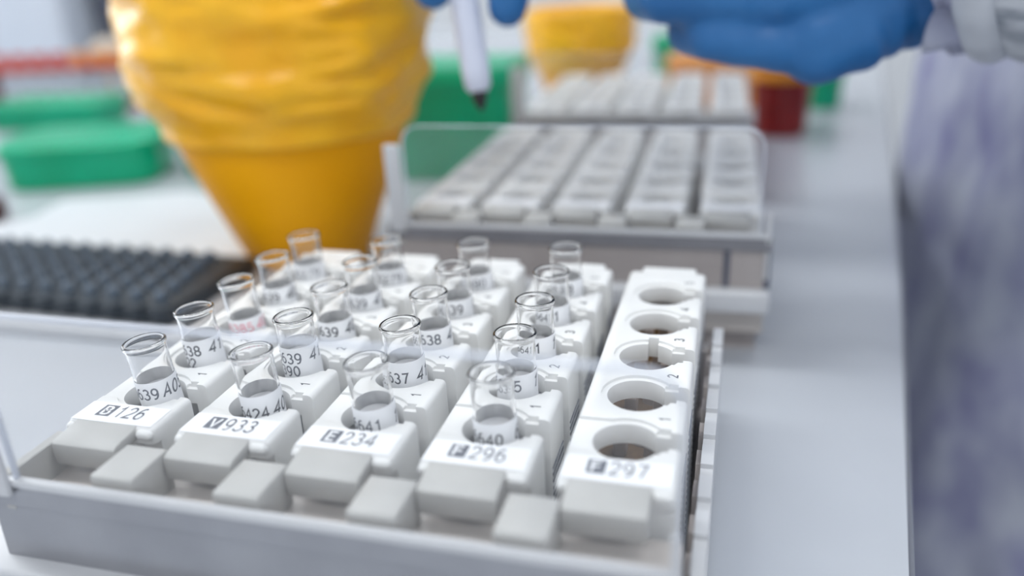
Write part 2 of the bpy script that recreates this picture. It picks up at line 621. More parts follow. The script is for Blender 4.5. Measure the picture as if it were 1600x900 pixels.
def rack_body(with_slit, pitch=20.0, back=RY1):
    bm = bmesh.new()
    add_box(bm, RX0, RX1, RY0, back, -RH, 0, 1.3, 3)
    # narrower tongue at the back end
    add_box(bm, -8.2, 8.6, back - 1, back + 4.5, -7, -0.35, 0.5, 1)
    body = finish(bm, 'rack_body', M_RACK)
    cut = []
    bm = bmesh.new()       # inner cavity
    add_box(bm, RX0 + 1.8, 8.0, RY0 + 3, back - 3, -RH + 3, -5.6)
    cut.append(finish(bm, 'c', None))
    bm = bmesh.new()
    for k in range(5):
        add_cyl(bm, 0, pitch * k, -7, 1, 7.15, n=56)
    cut.append(finish(bm, 'c', None))
    bm = bmesh.new()       # shallow ring step round each hole
    for k in range(5):
        add_cyl(bm, 0, pitch * k, -0.75, 1, 8.5, n=56)
    cut.append(finish(bm, 'c', None))
    bm = bmesh.new()       # side slots
    for k in range(5):
        add_box(bm, 5.2, 14, pitch * k - 2.2, pitch * k + 4.2, -36, 1)
    cut.append(finish(bm, 'c', None))
    bm = bmesh.new()       # chamfered shoulder beside each slot
    for k in range(5):
        add_box(bm, 5.8, 9.0, pitch * k - 3.4, pitch * k + 5.4, -1.5, 1)
    cut.append(finish(bm, 'c', None))
    bm = bmesh.new()       # recessed left shoulder by the first hole
    add_box(bm, -14, -3, -5.0, 7.5, -0.75, 1)
    cut.append(finish(bm, 'c', None))
    bm = bmesh.new()       # front end recess under the label plateau, left and right of the handle
    add_box(bm, -14, -8.9, -20, -14.5, -40, -4.0)
    add_box(bm, 6.6, 14, -20, -14.5, -40, -4.0)
    cut.append(finish(bm, 'c', None))
    if with_slit:
        bm = bmesh.new()
        add_box(bm, -0.7, 2.0, 46, 49.6, -9, 1)
        add_box(bm, -1.4, 1.2, 31.6, 33.4, -9, 1)
        cut.append(finish(bm, 'c', None))
    boolean(body, cut)
    bevel_mod(body, 0.35, 2, 40)
    return body


BODY = rack_body(False)
BODY_SLIT = rack_body(True)
BODY_WIDE = rack_body(False, 27.0, 134.0)
BODY.location = (0, 0, -50)
BODY_SLIT.location = (0, 0, -50)
BODY_WIDE.location = (0, 0, -50)
for o in (BODY, BODY_SLIT, BODY_WIDE):
    COL.objects.unlink(o)


def mesh_obj(name, me, parent, loc=(0, 0, 0), rot=(0, 0, 0)):
    o = bpy.data.objects.new(name, me)
    COL.objects.link(o)
    o.location = Vector(loc) * MM
    o.rotation_euler = rot
    o.parent = parent
    return o


def data_of(o):
    me = o.data
    bpy.data.objects.remove(o)
    return me


def handle_mesh():
    """grey grip tab with a rounded lip at the rack's front end; profile in (y, z)"""
    prof = [(-14.4, 0.15), (-14.4, -2.6), (-20.6, -3.4), (-21.6, -4.2), (-21.9, -7.0), (-23.6, -7.3), (-24.3, -6.4),
            (-24.5, -2.6), (-24.2, -1.4), (-23.2, -0.8)]
    bm = bmesh.new()
    add_prism(bm, prof, 'x', -9.4, 7.2)
    o = finish(bm, 'h', M_TAB)
    bevel_mod(o, 0.5, 2, 50)
    return data_of(o)


ME_HANDLE = handle_mesh()
bm = bmesh.new()
for x0, x1 in ((-11.3, -9.6), (7.4, 11.2)):
    add_capsule(bm, (x0 + 0.9, -16.4, -1.7), (x1 - 0.9, -16.4, -1.7), 1.25, 1.25)
ME_LUG = data_of(finish(bm, 'l', M_RACK))
bm = bmesh.new()
add_box(bm, -11.0, 10.6, -15.8, -7.9, 0.0, 0.12)
# curved cut toward the first hole
ME_LABEL = data_of(finish(bm, 'l', M_PAPER, smooth=False))
bm = bmesh.new()
for k in range(5):
    add_box(bm, 11.65, 11.85, 20 * k + 5.2, 20 * k + 16.8, -44, -13)
ME_BAR = data_of(finish(bm, 'b', M_BARCODE, smooth=False))
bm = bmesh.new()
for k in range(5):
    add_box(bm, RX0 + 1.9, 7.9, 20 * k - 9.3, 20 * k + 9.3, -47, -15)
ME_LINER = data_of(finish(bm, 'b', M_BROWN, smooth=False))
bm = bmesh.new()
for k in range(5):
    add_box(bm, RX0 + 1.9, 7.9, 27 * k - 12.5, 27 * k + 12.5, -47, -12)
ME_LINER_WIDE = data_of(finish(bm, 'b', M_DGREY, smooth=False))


bm = bmesh.new()  # dark sheets standing in for the shade inside the side slots
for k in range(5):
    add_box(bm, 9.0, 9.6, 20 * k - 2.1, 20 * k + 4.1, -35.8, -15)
ME_SLOT_SHADE = data_of(finish(bm, 'p', M_DGREY, smooth=False))


def clip_mesh():
    bm = bmesh.new()
    for k in range(5):
        for s in (-1, 1):
            add_box(bm, s * 3.6 - 1.6, s * 3.6 + 1.6, 20 * k - 5, 20 * k + 1.0 + 2 * s, -15.0, -10.5, 0.7, 2)
        add_cyl(bm, 1.0, 20 * k + 2.4, -15, -11.5, 2.4, 1.6, n=20)
    return data_of(finish(bm, 'c', M_CLIP))


ME_CLIP = clip_mesh()
NUM = {}
for k in range(1, 6):
    bm = text_bm(str(k), 2.4, thick=0.17)
    NUM[k] = data_of(finish(bm, 'n', M_INK, smooth=False))
# orange mark on one block
TRAYNAME = ['front', 'middle', 'far']


def make_rack(letter, digits, x, y, label, group, trayroot_rot=0.0, slit=False, z=RT, empty=False, wide=False):
    t = thing('tube_rack', label, 'tube rack', (x, y, z), trayroot_rot, group)
    mesh_obj('rack_body', (BODY_WIDE if wide else BODY_SLIT if slit else BODY).data, t)
    h = mesh_obj('handle', ME_HANDLE, t)
    h['label'] = 'warm grey grip tab with rounded lip'
    mesh_obj('lug', ME_LUG, t)
    if wide:
        mesh_obj('hole_liner', ME_LINER_WIDE, t)['label'] = 'dark lining seen down the holes'
    else:
        mesh_obj('barcode_label', ME_BAR, t)
    if not empty and not wide:
        mesh_obj('slot_shade', ME_SLOT_SHADE, t)['label'] = 'dark sheet added for the shade inside the side slots'
    if empty:
        ln = mesh_obj('hole_liner', ME_LINER, t)
        ln['label'] = 'brown lining seen down the holes'
        mesh_obj('spring_clip', ME_CLIP, t)
    lb = mesh_obj('id_label', ME_LABEL, t)
    if letter:
        lb['label'] = 'white paper label printed %s%s' % (letter, digits)
        bm = bmesh.new()
        add_box(bm, -6.4, -2.6, -13.6, -8.9, 0.13, 0.16)
        mesh_obj('letter_box', data_of(finish(bm, 'q', M_INKG, smooth=False)), lb)
        bm = text_bm(letter, 3.4, thick=0.17)
        for v in bm.verts:
            v.co = Vector((v.co.x * 1.05 - 4.5, v.co.y - 11.25, 0.19))
        mesh_obj('letter', data_of(finish(bm, 'q', M_PAPER, smooth=False)), lb)
        bm = text_bm(digits, 4.5, thick=0.12)
        for v in bm.verts:
            v.co = Vector((v.co.x * 0.78 + 2.0, v.co.y - 11.3, 0.16))
        mesh_obj('digits', data_of(finish(bm, 'q', M_INKG, smooth=False)), lb)
    for k in range(1, 6):
        mesh_obj('position_number', NUM[k], t, (7.2, (27 if wide else 20) * (k - 1) + (12.8 if wide else 9.3), 0.04), (0, 0, PI / 2))
    return t


# ------------------------------------------------------------------ sample tube (origin: axis at the rim)
def glass_mesh():
    # outer wall down, inner wall back up
    prof = [(5.0, -0.1), (5.2, -0.4), (5.2, -0.9), (4.95, -1.3), (4.75, -1.9), (4.75, -4), (4.75, -50), (3.6, -54), (0, -55.2),
            (0, -54.6), (3.3, -53.4), (4.3, -49.7), (4.3, -4), (4.32, -1.9), (4.5, -0.9), (4.62, -0.2), (4.78, 0)]
    prof = [(r_, z_) for r_, z_ in prof]
    bm = bmesh.new()
    n = 48
    rings = []
    for r_, z_ in prof:
        if r_ == 0:
            rings.append([bm.verts.new((0, 0, z_))])
        else:
            rings.append([bm.verts.new((r_ * math.cos(2 * PI * i / n), r_ * math.sin(2 * PI * i / n), z_)) for i in range(n)])
    m_ = len(rings)
    for a in range(m_):
        p_, q_ = rings[a], rings[(a + 1) % m_]
        if len(p_) == 1 and len(q_) == 1:
            continue
        for i in range(n):
            j = (i + 1) % n
            if len(p_) == 1:
                bm.faces.new((p_[0], q_[i], q_[j]))
            elif len(q_) == 1:
                bm.faces.new((p_[i], q_[0], p_[j]))
            else:
                bm.faces.new((p_[i], q_[i], q_[j], p_[j]))
    return data_of(finish(bm, 'glass', M_GLASS, angle=70))


ME_GLASS = glass_mesh()


def paper_mesh(top):
    bm = bmesh.new()
    add_lathe(bm, [(4.80, top), (4.92, top), (4.92, -44), (4.80, -44)], closed=True, n=48)
    return data_of(finish(bm, 'paper', M_PAPER, angle=60))


ME_PAPER = paper_mesh(-9.3)
bm = bmesh.new()
add_lathe(bm, [(0, -12.9), (3.4, -12.8), (4.2, -12.5), (4.2, -49), (0, -53)], n=32)
ME_FILL = data_of(finish(bm, 'fill', M_SERUM))


def print_mesh(main, side, m, zt, second=None):
    """wrapped print: main text facing the front (-y), side text further round to the right"""
    out = bmesh.new()

    def put(s, size, ang, z, tilt=0.0, shear=0.0):
        b_ = text_bm(s, size, 0.98, shear, 0.15)
        bmesh.ops.subdivide_edges(b_, edges=[e for e in b_.edges if e.calc_length() > 0.8], cuts=2)
        mp = {}
        for v in b_.verts:
            x, y = v.co.x, v.co.y
            x, y = x * math.cos(tilt) - y * math.sin(tilt), x * math.sin(tilt) + y * math.cos(tilt)
            a = -PI / 2 + ang + x / 4.97
            mp[v] = out.verts.new((4.97 * math.cos(a), 4.97 * math.sin(a), z + y))
        for f in b_.faces:
            try:
                out.faces.new([mp[v] for v in f.verts])
            except ValueError:
                pass
        b_.free()
    put(main, 2.75, -0.22, zt)
    if side:
        put(side, 3.1, 1.5, zt + 0.1, 0.0, 0.25)
    if second:
        put(second, 2.75, -0.2, zt - 3.5)
    return data_of(finish(out, 'print', m, smooth=False))



def make_tube(x, y, z, label, group, top_dz=0.0, print_me=None, rot=0.0, lean=(0, 0)):
    t = thing('sample_tube', label, 'sample tube', (x, y, z), rot, group)
    t.rotation_euler = (lean[0], lean[1], rot)
    g = mesh_obj('glass_wall', ME_GLASS, t)
    p_ = mesh_obj('paper_label', ME_PAPER, t, (0, 0, top_dz))
    mesh_obj('filling', ME_FILL, t, (0, 0, top_dz))
    if print_me is not None:
        mesh_obj('printed_number', print_me, p_, (0, 0, 0))
    return t


PITCH = 29.1
ORD = ['first', 'second', 'third', 'fourth', 'rearmost']
RACKS = [('B', '126'), ('V', '933'), ('E', '234'), ('F', '296'), ('F', '297')]
PRINTS = {(0, 0): ('6639', 'A05', None), (0, 1): ('6638', '41', '22'), (0, 2): ('', '', None), (0, 3): ('6639', '40', None), (0, 4): ('6640279', '', None),
          (1, 0): ('66424', '40', None), (1, 1): ('6639', '41', '390'), (1, 2): ('6639', '40', None), (1, 3): ('6639', '41', None), (1, 4): ('6640279', '', None),
          (2, 0): ('6641', '1', None), (2, 1): ('6637', '41', None), (2, 2): ('6638', '41', None), (2, 3): ('6639', '1', None), (2, 4): ('66390', '', None),
          (3, 0): ('6640', '6', None), (3, 1): ('6635', '1', None), (3, 2): ('6641', '1', None), (3, 3): ('6641', '1', None), (3, 4): ('6638', '', None)}
# measured rim heights: small differences tube to tube
RIM = {}
for i in range(5):
    L, D_ = RACKS[i]
    last = i == 4
    lab = 'white five-hole tube rack labelled %s%s in the front tray%s' % (L, D_, ', its holes empty' if last else ', holding five glass tubes')
    make_rack(L, D_, PITCH * i, 0, lab, 'tube racks in the front tray', slit=last, empty=last)
for i in range(4):
    for j in range(5):
        main, side, second = PRINTS[(i, j)]
        dz = {(0, 1): 1.6, (1, 1): 2.0, (1, 0): -0.6, (2, 0): -1.0, (3, 0): -1.2, (0, 2): -1.4, (2, 1): 0.6}.get((i, j), 0.0)
        if (i, j) == (0, 2):
            pm = print_mesh('66385', '40', M_PINK, -12.0)
        else:
            pm = print_mesh(main, side, M_INK if (i + j) % 2 else M_INKG, {(1, 0): -13.6, (2, 0): -13.2, (2, 1): -13.4, (3, 0): -13.0, (0, 0): -12.2}.get((i, j), -12.0), second)
        w_ = {'1': 'front row', '2': 'second row'}
        lab = 'clear glass sample tube in rack %s%s, %s hole from the front' % (*RACKS[i], ORD[j])
        if j == 4:
            lab = 'clear glass sample tube in rack %s%s, rearmost hole' % RACKS[i]
        if (i, j) == (0, 2):
            lab = 'clear glass sample tube with pink print on its label in rack B126, middle hole'
        random.seed(i * 10 + j)
        make_tube(PITCH * i, 20 * j, 0, lab, 'glass tubes in the front tray', dz, pm, random.uniform(-0.15, 0.15),
                  (random.uniform(-0.015, 0.015), (-0.085, -0.065, -0.055, -0.015)[i] * (1 - 0.12 * j) + random.uniform(-0.012, 0.012)))


# ------------------------------------------------------------------ tray (tray coordinates = front rack coordinates, z absolute)
def make_tray(label, x, y, rot, number_tabs=4, ridge=True, back=104.0):
    t = thing('rack_tray', label, 'tray', (x, y, TZ), rot, 'rack trays')
    Z = -TZ            # local z = absolute + Z
    XL, XR = -15.5, 130.0
    YF, YB = -35.4, back
    bm = bmesh.new()   # pan
    add_box(bm, XL, XR, -14, YB, 0, 1.9, 0.5, 1)
    add_box(bm, XL, XR, YB - 2, YB, 1.9, 24, 0.6, 2)
    finish(bm, 'pan', M_TAUPE, t, smooth=False)
    bm = bmesh.new()   # front trough: floor, front lip, inner step
    add_box(bm, XL, XR, YF, -18.2, -26 + Z, -23.5 + Z, 0.4, 1)
    add_box(bm, XL + 5.5, XR, YF, YF + 1.6, -23.5 + Z, -16.5 + Z, 0.4, 1)
    add_box(bm, XL, XR, -33, -18.2, 10, -26 + Z)
    finish(bm, 'front_trough', M_TROUGH, t, smooth=False)
    bm = bmesh.new()   # low wall at the trough's left end
    add_prism(bm, [(-36.0, -24 + Z), (-18.4, -24 + Z), (-18.4, -15.5 + Z), (-35.5, -15.5 + Z)], 'x', XL + 2.6, XL + 5.0)
    o = finish(bm, 'end_wall', M_TAB, t, smooth=False)
    bm = bmesh.new()   # front skirt below the shield
    add_prism(bm, [(YF - 1.4, -16.6 + Z), (YF - 0.2, -16.6 + Z), (YF - 0.2, -22 + Z), (YF - 1.8, -22 + Z)], 'x', XL - 1, XR + 1)
    finish(bm, 'front_band', M_DSTEEL if x else M_STEEL, t, smooth=False)
    bm = bmesh.new()
    add_prism(bm, [(YF - 0.4, -20 + Z), (YF + 1.6, -20 + Z), (YF + 1.6, -37 + Z), (YF - 0.9, -37 + Z)], 'x', XL - 1, XR + 1)
    finish(bm, 'front_skirt', M_TAUPE if x else M_STEEL, t, smooth=False)
    bm = bmesh.new()   # base flange
    add_box(bm, XL - 14, XR + 1.2, YF - 6, -18.6, -45 + Z, -36.8 + Z, 1.2, 3)
    add_box(bm, XL - 14, XL - 0.5, -19, YB - 6, -45 + Z, -36.8 + Z, 1.2, 3)
    o = finish(bm, 'base', M_BASE, t)
    bm = bmesh.new()
    add_box(bm, XL + 3, XR - 2, YF + 9, -18.4, 0, -45 + Z)
    finish(bm, 'plinth', M_TAUPE, t, smooth=False)
    bm = bmesh.new()   # dark feet of the skirt
    bm.free()
    for px in ((XR - 15.5, XR - 1.0) if x else ()):
        bm = bmesh.new()
        add_box(bm, px, px + 2.2, YF - 1.2, YF + 1.0, -37 + Z, -21 + Z, 0.3, 1)
        finish(bm, 'skirt_foot', M_DGREY, t, smooth=False)
    bm = bmesh.new()   # pale post added for the highlight on the shield's right edge
    add_box(bm, XR - 1.2, XR + 0.4, YF - 1.6, YF + 0.6, -33 + Z, -8 + Z, 0.5, 2)
    finish(bm, 'end_post', M_BASE, t)
    # clear front shield with rounded top corners
    r_ = 7.0
    x0, x1, z0, z1 = XL + 8.0, XR + (0.4 if not x else -3.5), -16.2 + Z, 23.0 + Z
    poly = [(x0, z0), (x1, z0)]
    for k in range(7):
        a = PI / 2 * k / 6
        poly.append((x1 - r_ + r_ * math.cos(a), z1 - r_ + r_ * math.sin(a)))
    for k in range(7):
        a = PI / 2 * k / 6
        poly.append((x0 + r_ - r_ * math.sin(a), z1 - r_ + r_ * math.cos(a)))
    bm = bmesh.new()
    vs = [bm.verts.new((px, YF - 0.8, pz)) for px, pz in poly]
    bm.faces.new(vs)
    sh = finish(bm, 'front_shield', M_PANEL, t, smooth=False)
    sh['label'] = 'clear acrylic shield standing up in front of the racks'
    bm = bmesh.new()   # its visible cut edge
    n_ = len(poly)
    cx_, cz_ = (x0 + x1) / 2, (z0 + z1) / 2
    fr, bk, fi, bi = [], [], [], []
    for px, pz in poly:
        qx = px - 0.5 * (1 if px > cx_ else -1)
        qz = pz - 0.35 * (1 if pz > cz_ else -1)
        fr.append(bm.verts.new((px, YF - 1.5, pz)))
        bk.append(bm.verts.new((px, YF - 0.1, pz)))
        fi.append(bm.verts.new((qx, YF - 1.5, qz)))
        bi.append(bm.verts.new((qx, YF - 0.1, qz)))
    for i in range(n_):
        j = (i + 1) % n_
        bm.faces.new((fr[i], fr[j], bk[j], bk[i]))
        bm.faces.new((fi[i], fi[j], fr[j], fr[i]))
        bm.faces.new((bi[i], bi[j], fi[j], fi[i]))
        bm.faces.new((bk[i], bk[j], bi[j], bi[i]))
    finish(bm, 'cut_edge', M_PANEL_EDGE, sh, smooth=False)
    # bright rail the shield stands in
    bm = bmesh.new()
    add_box(bm, XL + 4, XR + 0.6, YF - 2.0, YF + 0.1, -17.2 + Z, -15.4 + Z, 0.4, 2)
    finish(bm, 'shield_rail', M_BASE, t)
    # curved white lug at the left end
    bm = bmesh.new()
    add_box(bm, XL + 1.0, XL + 7.6, YF - 3.4, YF - 1.6, -19 + Z, 16 + Z, 0.85, 4)
    finish(bm, 'corner_lug', M_BASE, t)
    # separator tabs between the racks
    for k in range(number_tabs):
        c = PITCH * (k + 0.5)
        bm = bmesh.new()
        add_prism(bm, [(-22.0, -14.0 + Z), (-33.6, -14.0 + Z), (-34.0, -14.5 + Z), (-33.9, -17.2 + Z), (-32.6, -17.6 + Z),
                       (-31.6, -24 + Z), (-22.0, -24 + Z)], 'x', c - 5.2, c + 5.0)
        o = finish(bm, 'separator_tab', M_TAB, t, smooth=False)
        bevel_mod(o, 0.5, 2, 40)
    if ridge:
        # right side rail with a row of slanted teeth
        bm = bmesh.new()
        prof = [(-46.0, 2)]
        y_ = -46.0
        while y_ < 92:
            prof += [(y_, -29.6 + Z), (y_ + 8.2, -29.6 + Z), (y_ + 9.6, -31.2 + Z), (y_ + 12.6, -30.8 + Z)]
            y_ += 12.8
        prof += [(96, -31 + Z), (96, 2)]
        add_prism(bm, prof, 'x', XR + 1.4, XR + 4.3)
        o = finish(bm, 'ridged_rail', M_BASE, t, smooth=False)
        o['label'] = 'pale side rail with slanted ridges'
        bm = bmesh.new()
        y_ = -46.0
        while y_ < 90:
            add_prism(bm, [(y_ + 4.5, -33 + Z), (y_ + 10.8, -33 + Z), (y_ + 12.4, -36 + Z), (y_ + 12.4, 8), (y_ + 1.8, 8), (y_ + 1.8, -38 + Z)], 'x', XR + 0.1, XR + 1.5)
            y_ += 12.8
        finish(bm, 'rail_teeth', M_TAUPE, t, smooth=False)
    return t


make_tray('front tray with clear shield, holding racks B126 to F297', 0, 0, 0)
make_tray('middle tray with clear shield, behind the front tray', 17.5, 179, math.radians(1.1), ridge=False, back=142.0)
make_tray('far tray with clear shield, farthest from the camera', 12, 388, math.radians(1.6), ridge=False, back=142.0)


def place(x, y, rot, tx, ty):
    c, s = math.cos(rot), math.sin(rot)
    return x + tx * c - ty * s, y + tx * s + ty * c


SIDE = ['leftmost rack', 'second rack from the left', 'middle rack', 'second rack from the right', 'rightmost rack']
for ti, (x, y, rot, who) in enumerate(((17.5, 179, math.radians(1.1), 'middle'), (12, 388, math.radians(1.6), 'far'))):
    for i in range(5):
        px, py = place(x, y, rot, PITCH * i, 0)
        make_rack(None, '', px, py,
                  'white five-hole tube rack without tubes in the %s tray, %s' % (who, SIDE[i]), 'tube racks in the %s tray' % who, rot, wide=True)


# ------------------------------------------------------------------ black tube rack on the left
t = thing('black_tube_rack', 'black rack with staggered rows of round sockets, left on the table', 'rack', (-94, 121, TZ + 6), math.radians(-2.2))
bm = bmesh.new()
add_box(bm, -190, 0, 0, 66, 0, 8, 0.8, 2)
finish(bm, 'rack_base', M_BLACK, t)
bm = bmesh.new()
add_lathe(bm, [(2.9, -1), (3.2, 1.0), (3.1, 2.4), (2.6, 3.8), (1.8, 4.7), (0.9, 5.1), (0, 5.2)], n=20)
M_SOCK = mat('slate_socket_plastic', (0.1, 0.13, 0.17), 0.4)
noisy(M_SOCK, (0.075, 0.105, 0.145), (0.10, 0.135, 0.18), 60)
ME_SOCK = data_of(finish(bm, 's', M_SOCK))
for r_ in range(5):
    for c in range(14):
        mesh_obj('socket', ME_SOCK, t, (-10 - c * 12.6 - 2.5 * r_, 9.5 + r_ * 12.0, 8))
bm = bmesh.new()
for c in range(15):
    add_cyl(bm, -4 - c * 12.6, 1.2, 3.4, 9.0, 4.6, 4.6, n=20)
finish(bm, 'scalloped_edge', M_BLACK, t)
# plate under it
bm = bmesh.new()
add_box(bm, -340, -62, 113, 122, TZ, TZ + 6, 1.5, 3)
add_box(bm, -340, -84, 118, 200, TZ, TZ + 5.9, 1, 2)
tag(finish(bm, 'base_plate', M_BASE), 'pale grey plate with rounded lip under the black rack', 'plate')
bm = bmesh.new()
poly = [(-330, 222), (-116, 201), (-98, 290), (-230, 330), (-310, 300), (-300, 262)]
add_prism(bm, poly, 'z', TZ, TZ + 3)
tag(finish(bm, 'bench_mat', M_SHEET, smooth=False), 'bright white bench mat between black rack and green tub', 'mat')
bm = bmesh.new()
add_lathe(bm, [(0, 0), (11, 0), (11.5, 1), (11.5, 12), (10.5, 13), (0, 13)], n=30)
tag(finish(bm, 'screw_cap', M_DRED, loc=(-336, 262, TZ)), 'dark red round cap at the left edge, beside the white mat', 'cap')

# ------------------------------------------------------------------ yellow bins


def wrinkle(seed, amp):
    def fn(a, z, r):
        v = Vector((math.cos(a) * 2.2 + seed, math.sin(a) * 2.2, (z + 14 * math.sin(a + 0.6)) * 0.055))
        n_ = noise.noise(v) + 0.5 * noise.noise(v * 2.3)
        rid = 1 - abs(noise.noise(Vector((math.cos(a) * 1.3 + seed + 5, math.sin(a) * 1.3, (z + 20 * math.sin(a + 2.4)) * 0.12)))) * 2
        fade = min(1.0, max(0.15, (z - 70) / 18.0))
        return amp * fade * (n_ * 1.0 + 0.9 * rid)
    return fn


def yellow_bin(x, y, k, label, baglabel, seed):
    t = thing('waste_bin', label, 'bin', (x, y, TZ), 0)
    bm = bmesh.new()
    add_lathe(bm, [(0, 0), (29, 0), (31, 1.2), (44, 35), (57, 70), (61, 92), (63, 124), (64, 126), (61, 126), (60, 122), (53, 75), (29, 3), (0, 3)], n=72)
    for v in bm.verts:
        v.co *= k
    finish(bm, 'bin_body', M_BIN, t)
    bm = bmesh.new()
    add_lathe(bm, [(63.3, 120), (65, 120.5), (65.5, 123), (65, 126.5), (64.2, 126.5), (64.2, 122), (63.3, 121)], n=72, closed=True)
    for v in bm.verts:
        v.co *= k
    finish(bm, 'rim', M_BIN, t)
    bm = bmesh.new()
    prof = []
    pts = [(58.8, 71), (60.4, 71.6), (61.3, 73), (61.6, 75), (61.2, 77), (61.8, 80), (64.5, 86), (68.3, 92), (70.5, 100), (71.5, 110), (71.8, 118), (72, 130), (71.5, 142), (70, 149), (66, 151), (62, 147), (58, 138), (57, 120)]
    for (r0, z0), (r1, z1) in zip(pts[:-1], pts[1:]):
        m_ = max(1, int(math.hypot(r1 - r0, z1 - z0) / 2.2))
        for q in range(m_):
            prof.append((r0 + (r1 - r0) * q / m_, z0 + (z1 - z0) * q / m_))
    prof.append(pts[-1])
    add_lathe(bm, prof, n=180, fn=wrinkle(seed, 3.4))
    for v in bm.verts:
        v.co *= k
    o = finish(bm, 'bin_bag', M_BAG, loc=(x, y, TZ), angle=180)
    s = o.modifiers.new('so', 'SOLIDIFY')
    s.thickness = 0.0004
    s.offset = -1
    bake(o, angle=180)
    tag(o, baglabel, 'bag')


yellow_bin(-83, 226, 1.0, 'large tapered yellow waste bin behind the black rack', 'wrinkled yellow plastic bag folded over the large yellow bin', 3.0)
yellow_bin(-6, 600, 0.66, 'small yellow waste bin behind the far tray', 'crumpled yellow bag folded over the small far bin', 9.0)


# ------------------------------------------------------------------ background things on the table
def rounded_tub(name, label, cat, m, loc, rotz, sx, sy, h, r=14, lid=True, group=None):
    t = thing(name, label, cat, loc, rotz, group)

    def rr(k):
        out = []
        for (cx, cy, a0) in ((sx / 2 - r, sy / 2 - r, 0), (-sx / 2 + r, sy / 2 - r, PI / 2), (-sx / 2 + r, -sy / 2 + r, PI), (sx / 2 - r, -sy / 2 + r, 1.5 * PI)):
            for i in range(7):
                a = a0 + PI / 2 * i / 6
                out.append((cx + (r + k) * math.cos(a), cy + (r + k) * math.sin(a)))
        return out
    bm = bmesh.new()
    levels = [(-4, 0), (-2.5, 1.2), (0, h * 0.8)]
    rings = [[bm.verts.new((px, py, z_)) for px, py in rr(k)] for k, z_ in levels]
    n_ = len(rings[0])
    for a, b_ in zip(rings[:-1], rings[1:]):
        for i in range(n_):
            bm.faces.new((a[i], a[(i + 1) % n_], b_[(i + 1) % n_], b_[i]))
    bm.faces.new(rings[0][::-1])
    bm.faces.new(rings[-1])
    finish(bm, 'tub', m, t)
    bm = bmesh.new()
    levels = [(1.5, h * 0.8), (2.5, h * 0.82), (2.5, h * 0.95), (0.5, h), (-6, h + 0.4)]
    rings = [[bm.verts.new((px, py, z_)) for px, py in rr(k)] for k, z_ in levels]
    for a, b_ in zip(rings[:-1], rings[1:]):
        for i in range(n_):
            bm.faces.new((a[i], a[(i + 1) % n_], b_[(i + 1) % n_], b_[i]))
    bm.faces.new(rings[0][::-1])
    bm.faces.new(rings[-1])
    finish(bm, 'lid', m, t)
    return t


rounded_tub('green_tub', 'green rounded tub with lid, left of the large yellow bin', 'tub', M_GREEN, (-344, 372, TZ), math.radians(20), 114, 82, 33, 22)
rounded_tub('green_tub', 'green tub partly hidden behind the large yellow bin', 'tub', M_GREEN, (-232, 400, TZ), math.radians(-30), 74, 70, 27, 10)
rounded_tub('green_tub', 'small green tub at the left edge, in front of the red rack', 'tub', M_GREEN, (-545, 560, TZ), math.radians(8), 120, 70, 26, 10)
rounded_tub('green_tub', 'tall green tub behind the middle tray, under the marker pen', 'tub', M_GREEN, (-58, 418, TZ), math.radians(3), 84, 76, 78, 8)
bm = bmesh.new()
add_box(bm, -150, 150, -18, 18, 0, 12, 2, 2)
o = finish(bm, 'grey_tray', M_GREY, loc=(-430, 455, TZ))
o.rotation_euler = (0, 0, math.radians(26))
tag(o, 'long grey tray lying behind the green tub', 'tray')

# red tube rack
t = thing('red_tube_rack', 'red tube rack holding capped tubes at the back left', 'rack', (-590, 660, TZ), math.radians(14))
bm = bmesh.new()
add_box(bm, -110, 110, -24, 24, 44, 50, 1.5, 2)
finish(bm, 'top_plate', M_BRED, t)
bm = bmesh.new()
add_box(bm, -110, 110, -24, 24, 0, 5, 1.5, 2)
finish(bm, 'bottom_plate', M_RED, t)
for x in (-106, 106):
    bm = bmesh.new()
    add_box(bm, x - 3, x + 3, -22, 22, 5, 44, 1, 1)
    finish(bm, 'end_post', M_RED, t)
for k in range(9):
    tb = thing('capped_tube', 'white tube with an orange cap in the red rack, %s from its left' % ['first', 'second', 'third', 'fourth', 'fifth', 'sixth', 'seventh', 'eighth', 'ninth'][k],
               'tube', (0, 0, 0), 0, 'capped tubes in the red rack')
    px, py = place(-590, 660, math.radians(14), -88 + k * 22, -12)
    tb.location = Vector((px, py, TZ + 5)) * MM
    bm = bmesh.new()
    add_lathe(bm, [(0, 0), (5, 0.5), (6, 3), (6, 50), (0, 50)], n=20)
    finish(bm, 'tube_body', M_WHITE, tb)
    bm = bmesh.new()
    add_lathe(bm, [(0, 46), (7.2, 46), (7.2, 57), (6.2, 58), (0, 58)], n=20)
    finish(bm, 'cap', M_ORANGEP if k > 3 else M_BRED, tb)

# white instrument and dark one behind
t = thing('white_instrument', 'white boxy instrument at the back left corner', 'instrument', (-948, 880, TZ), math.radians(10))
bm = bmesh.new()
add_box(bm, -240, 178, -90, 90, 0, 210, 10, 4)
finish(bm, 'casing', M_WHITE, t)
bm = bmesh.new()
add_box(bm, -200, 60, -93, -88, 110, 180, 2, 2)
finish(bm, 'screen', M_DGREY, t)
bm = bmesh.new()
add_box(bm, -215, 150, -93, -89.5, 20, 24, 1, 1)
finish(bm, 'seam', M_GREY, t)
t = thing('dark_instrument', 'dark slate instrument housing beside the white one', 'instrument', (-645, 965, TZ), math.radians(4))
bm = bmesh.new()
add_prism(bm, [(-95, 0), (95, 0), (95, 190), (-125, 190)], 'y', -70, 70)
finish(bm, 'casing', M_DGREY, t, smooth=False)
bm = bmesh.new()
add_box(bm, -70, 60, -74, -69, 90, 160, 3, 2)
finish(bm, 'front_panel', M_GREY, t)
t = thing('beige_cup', 'beige domed cup in front of the dark instrument', 'cup', (-640, 765, TZ))
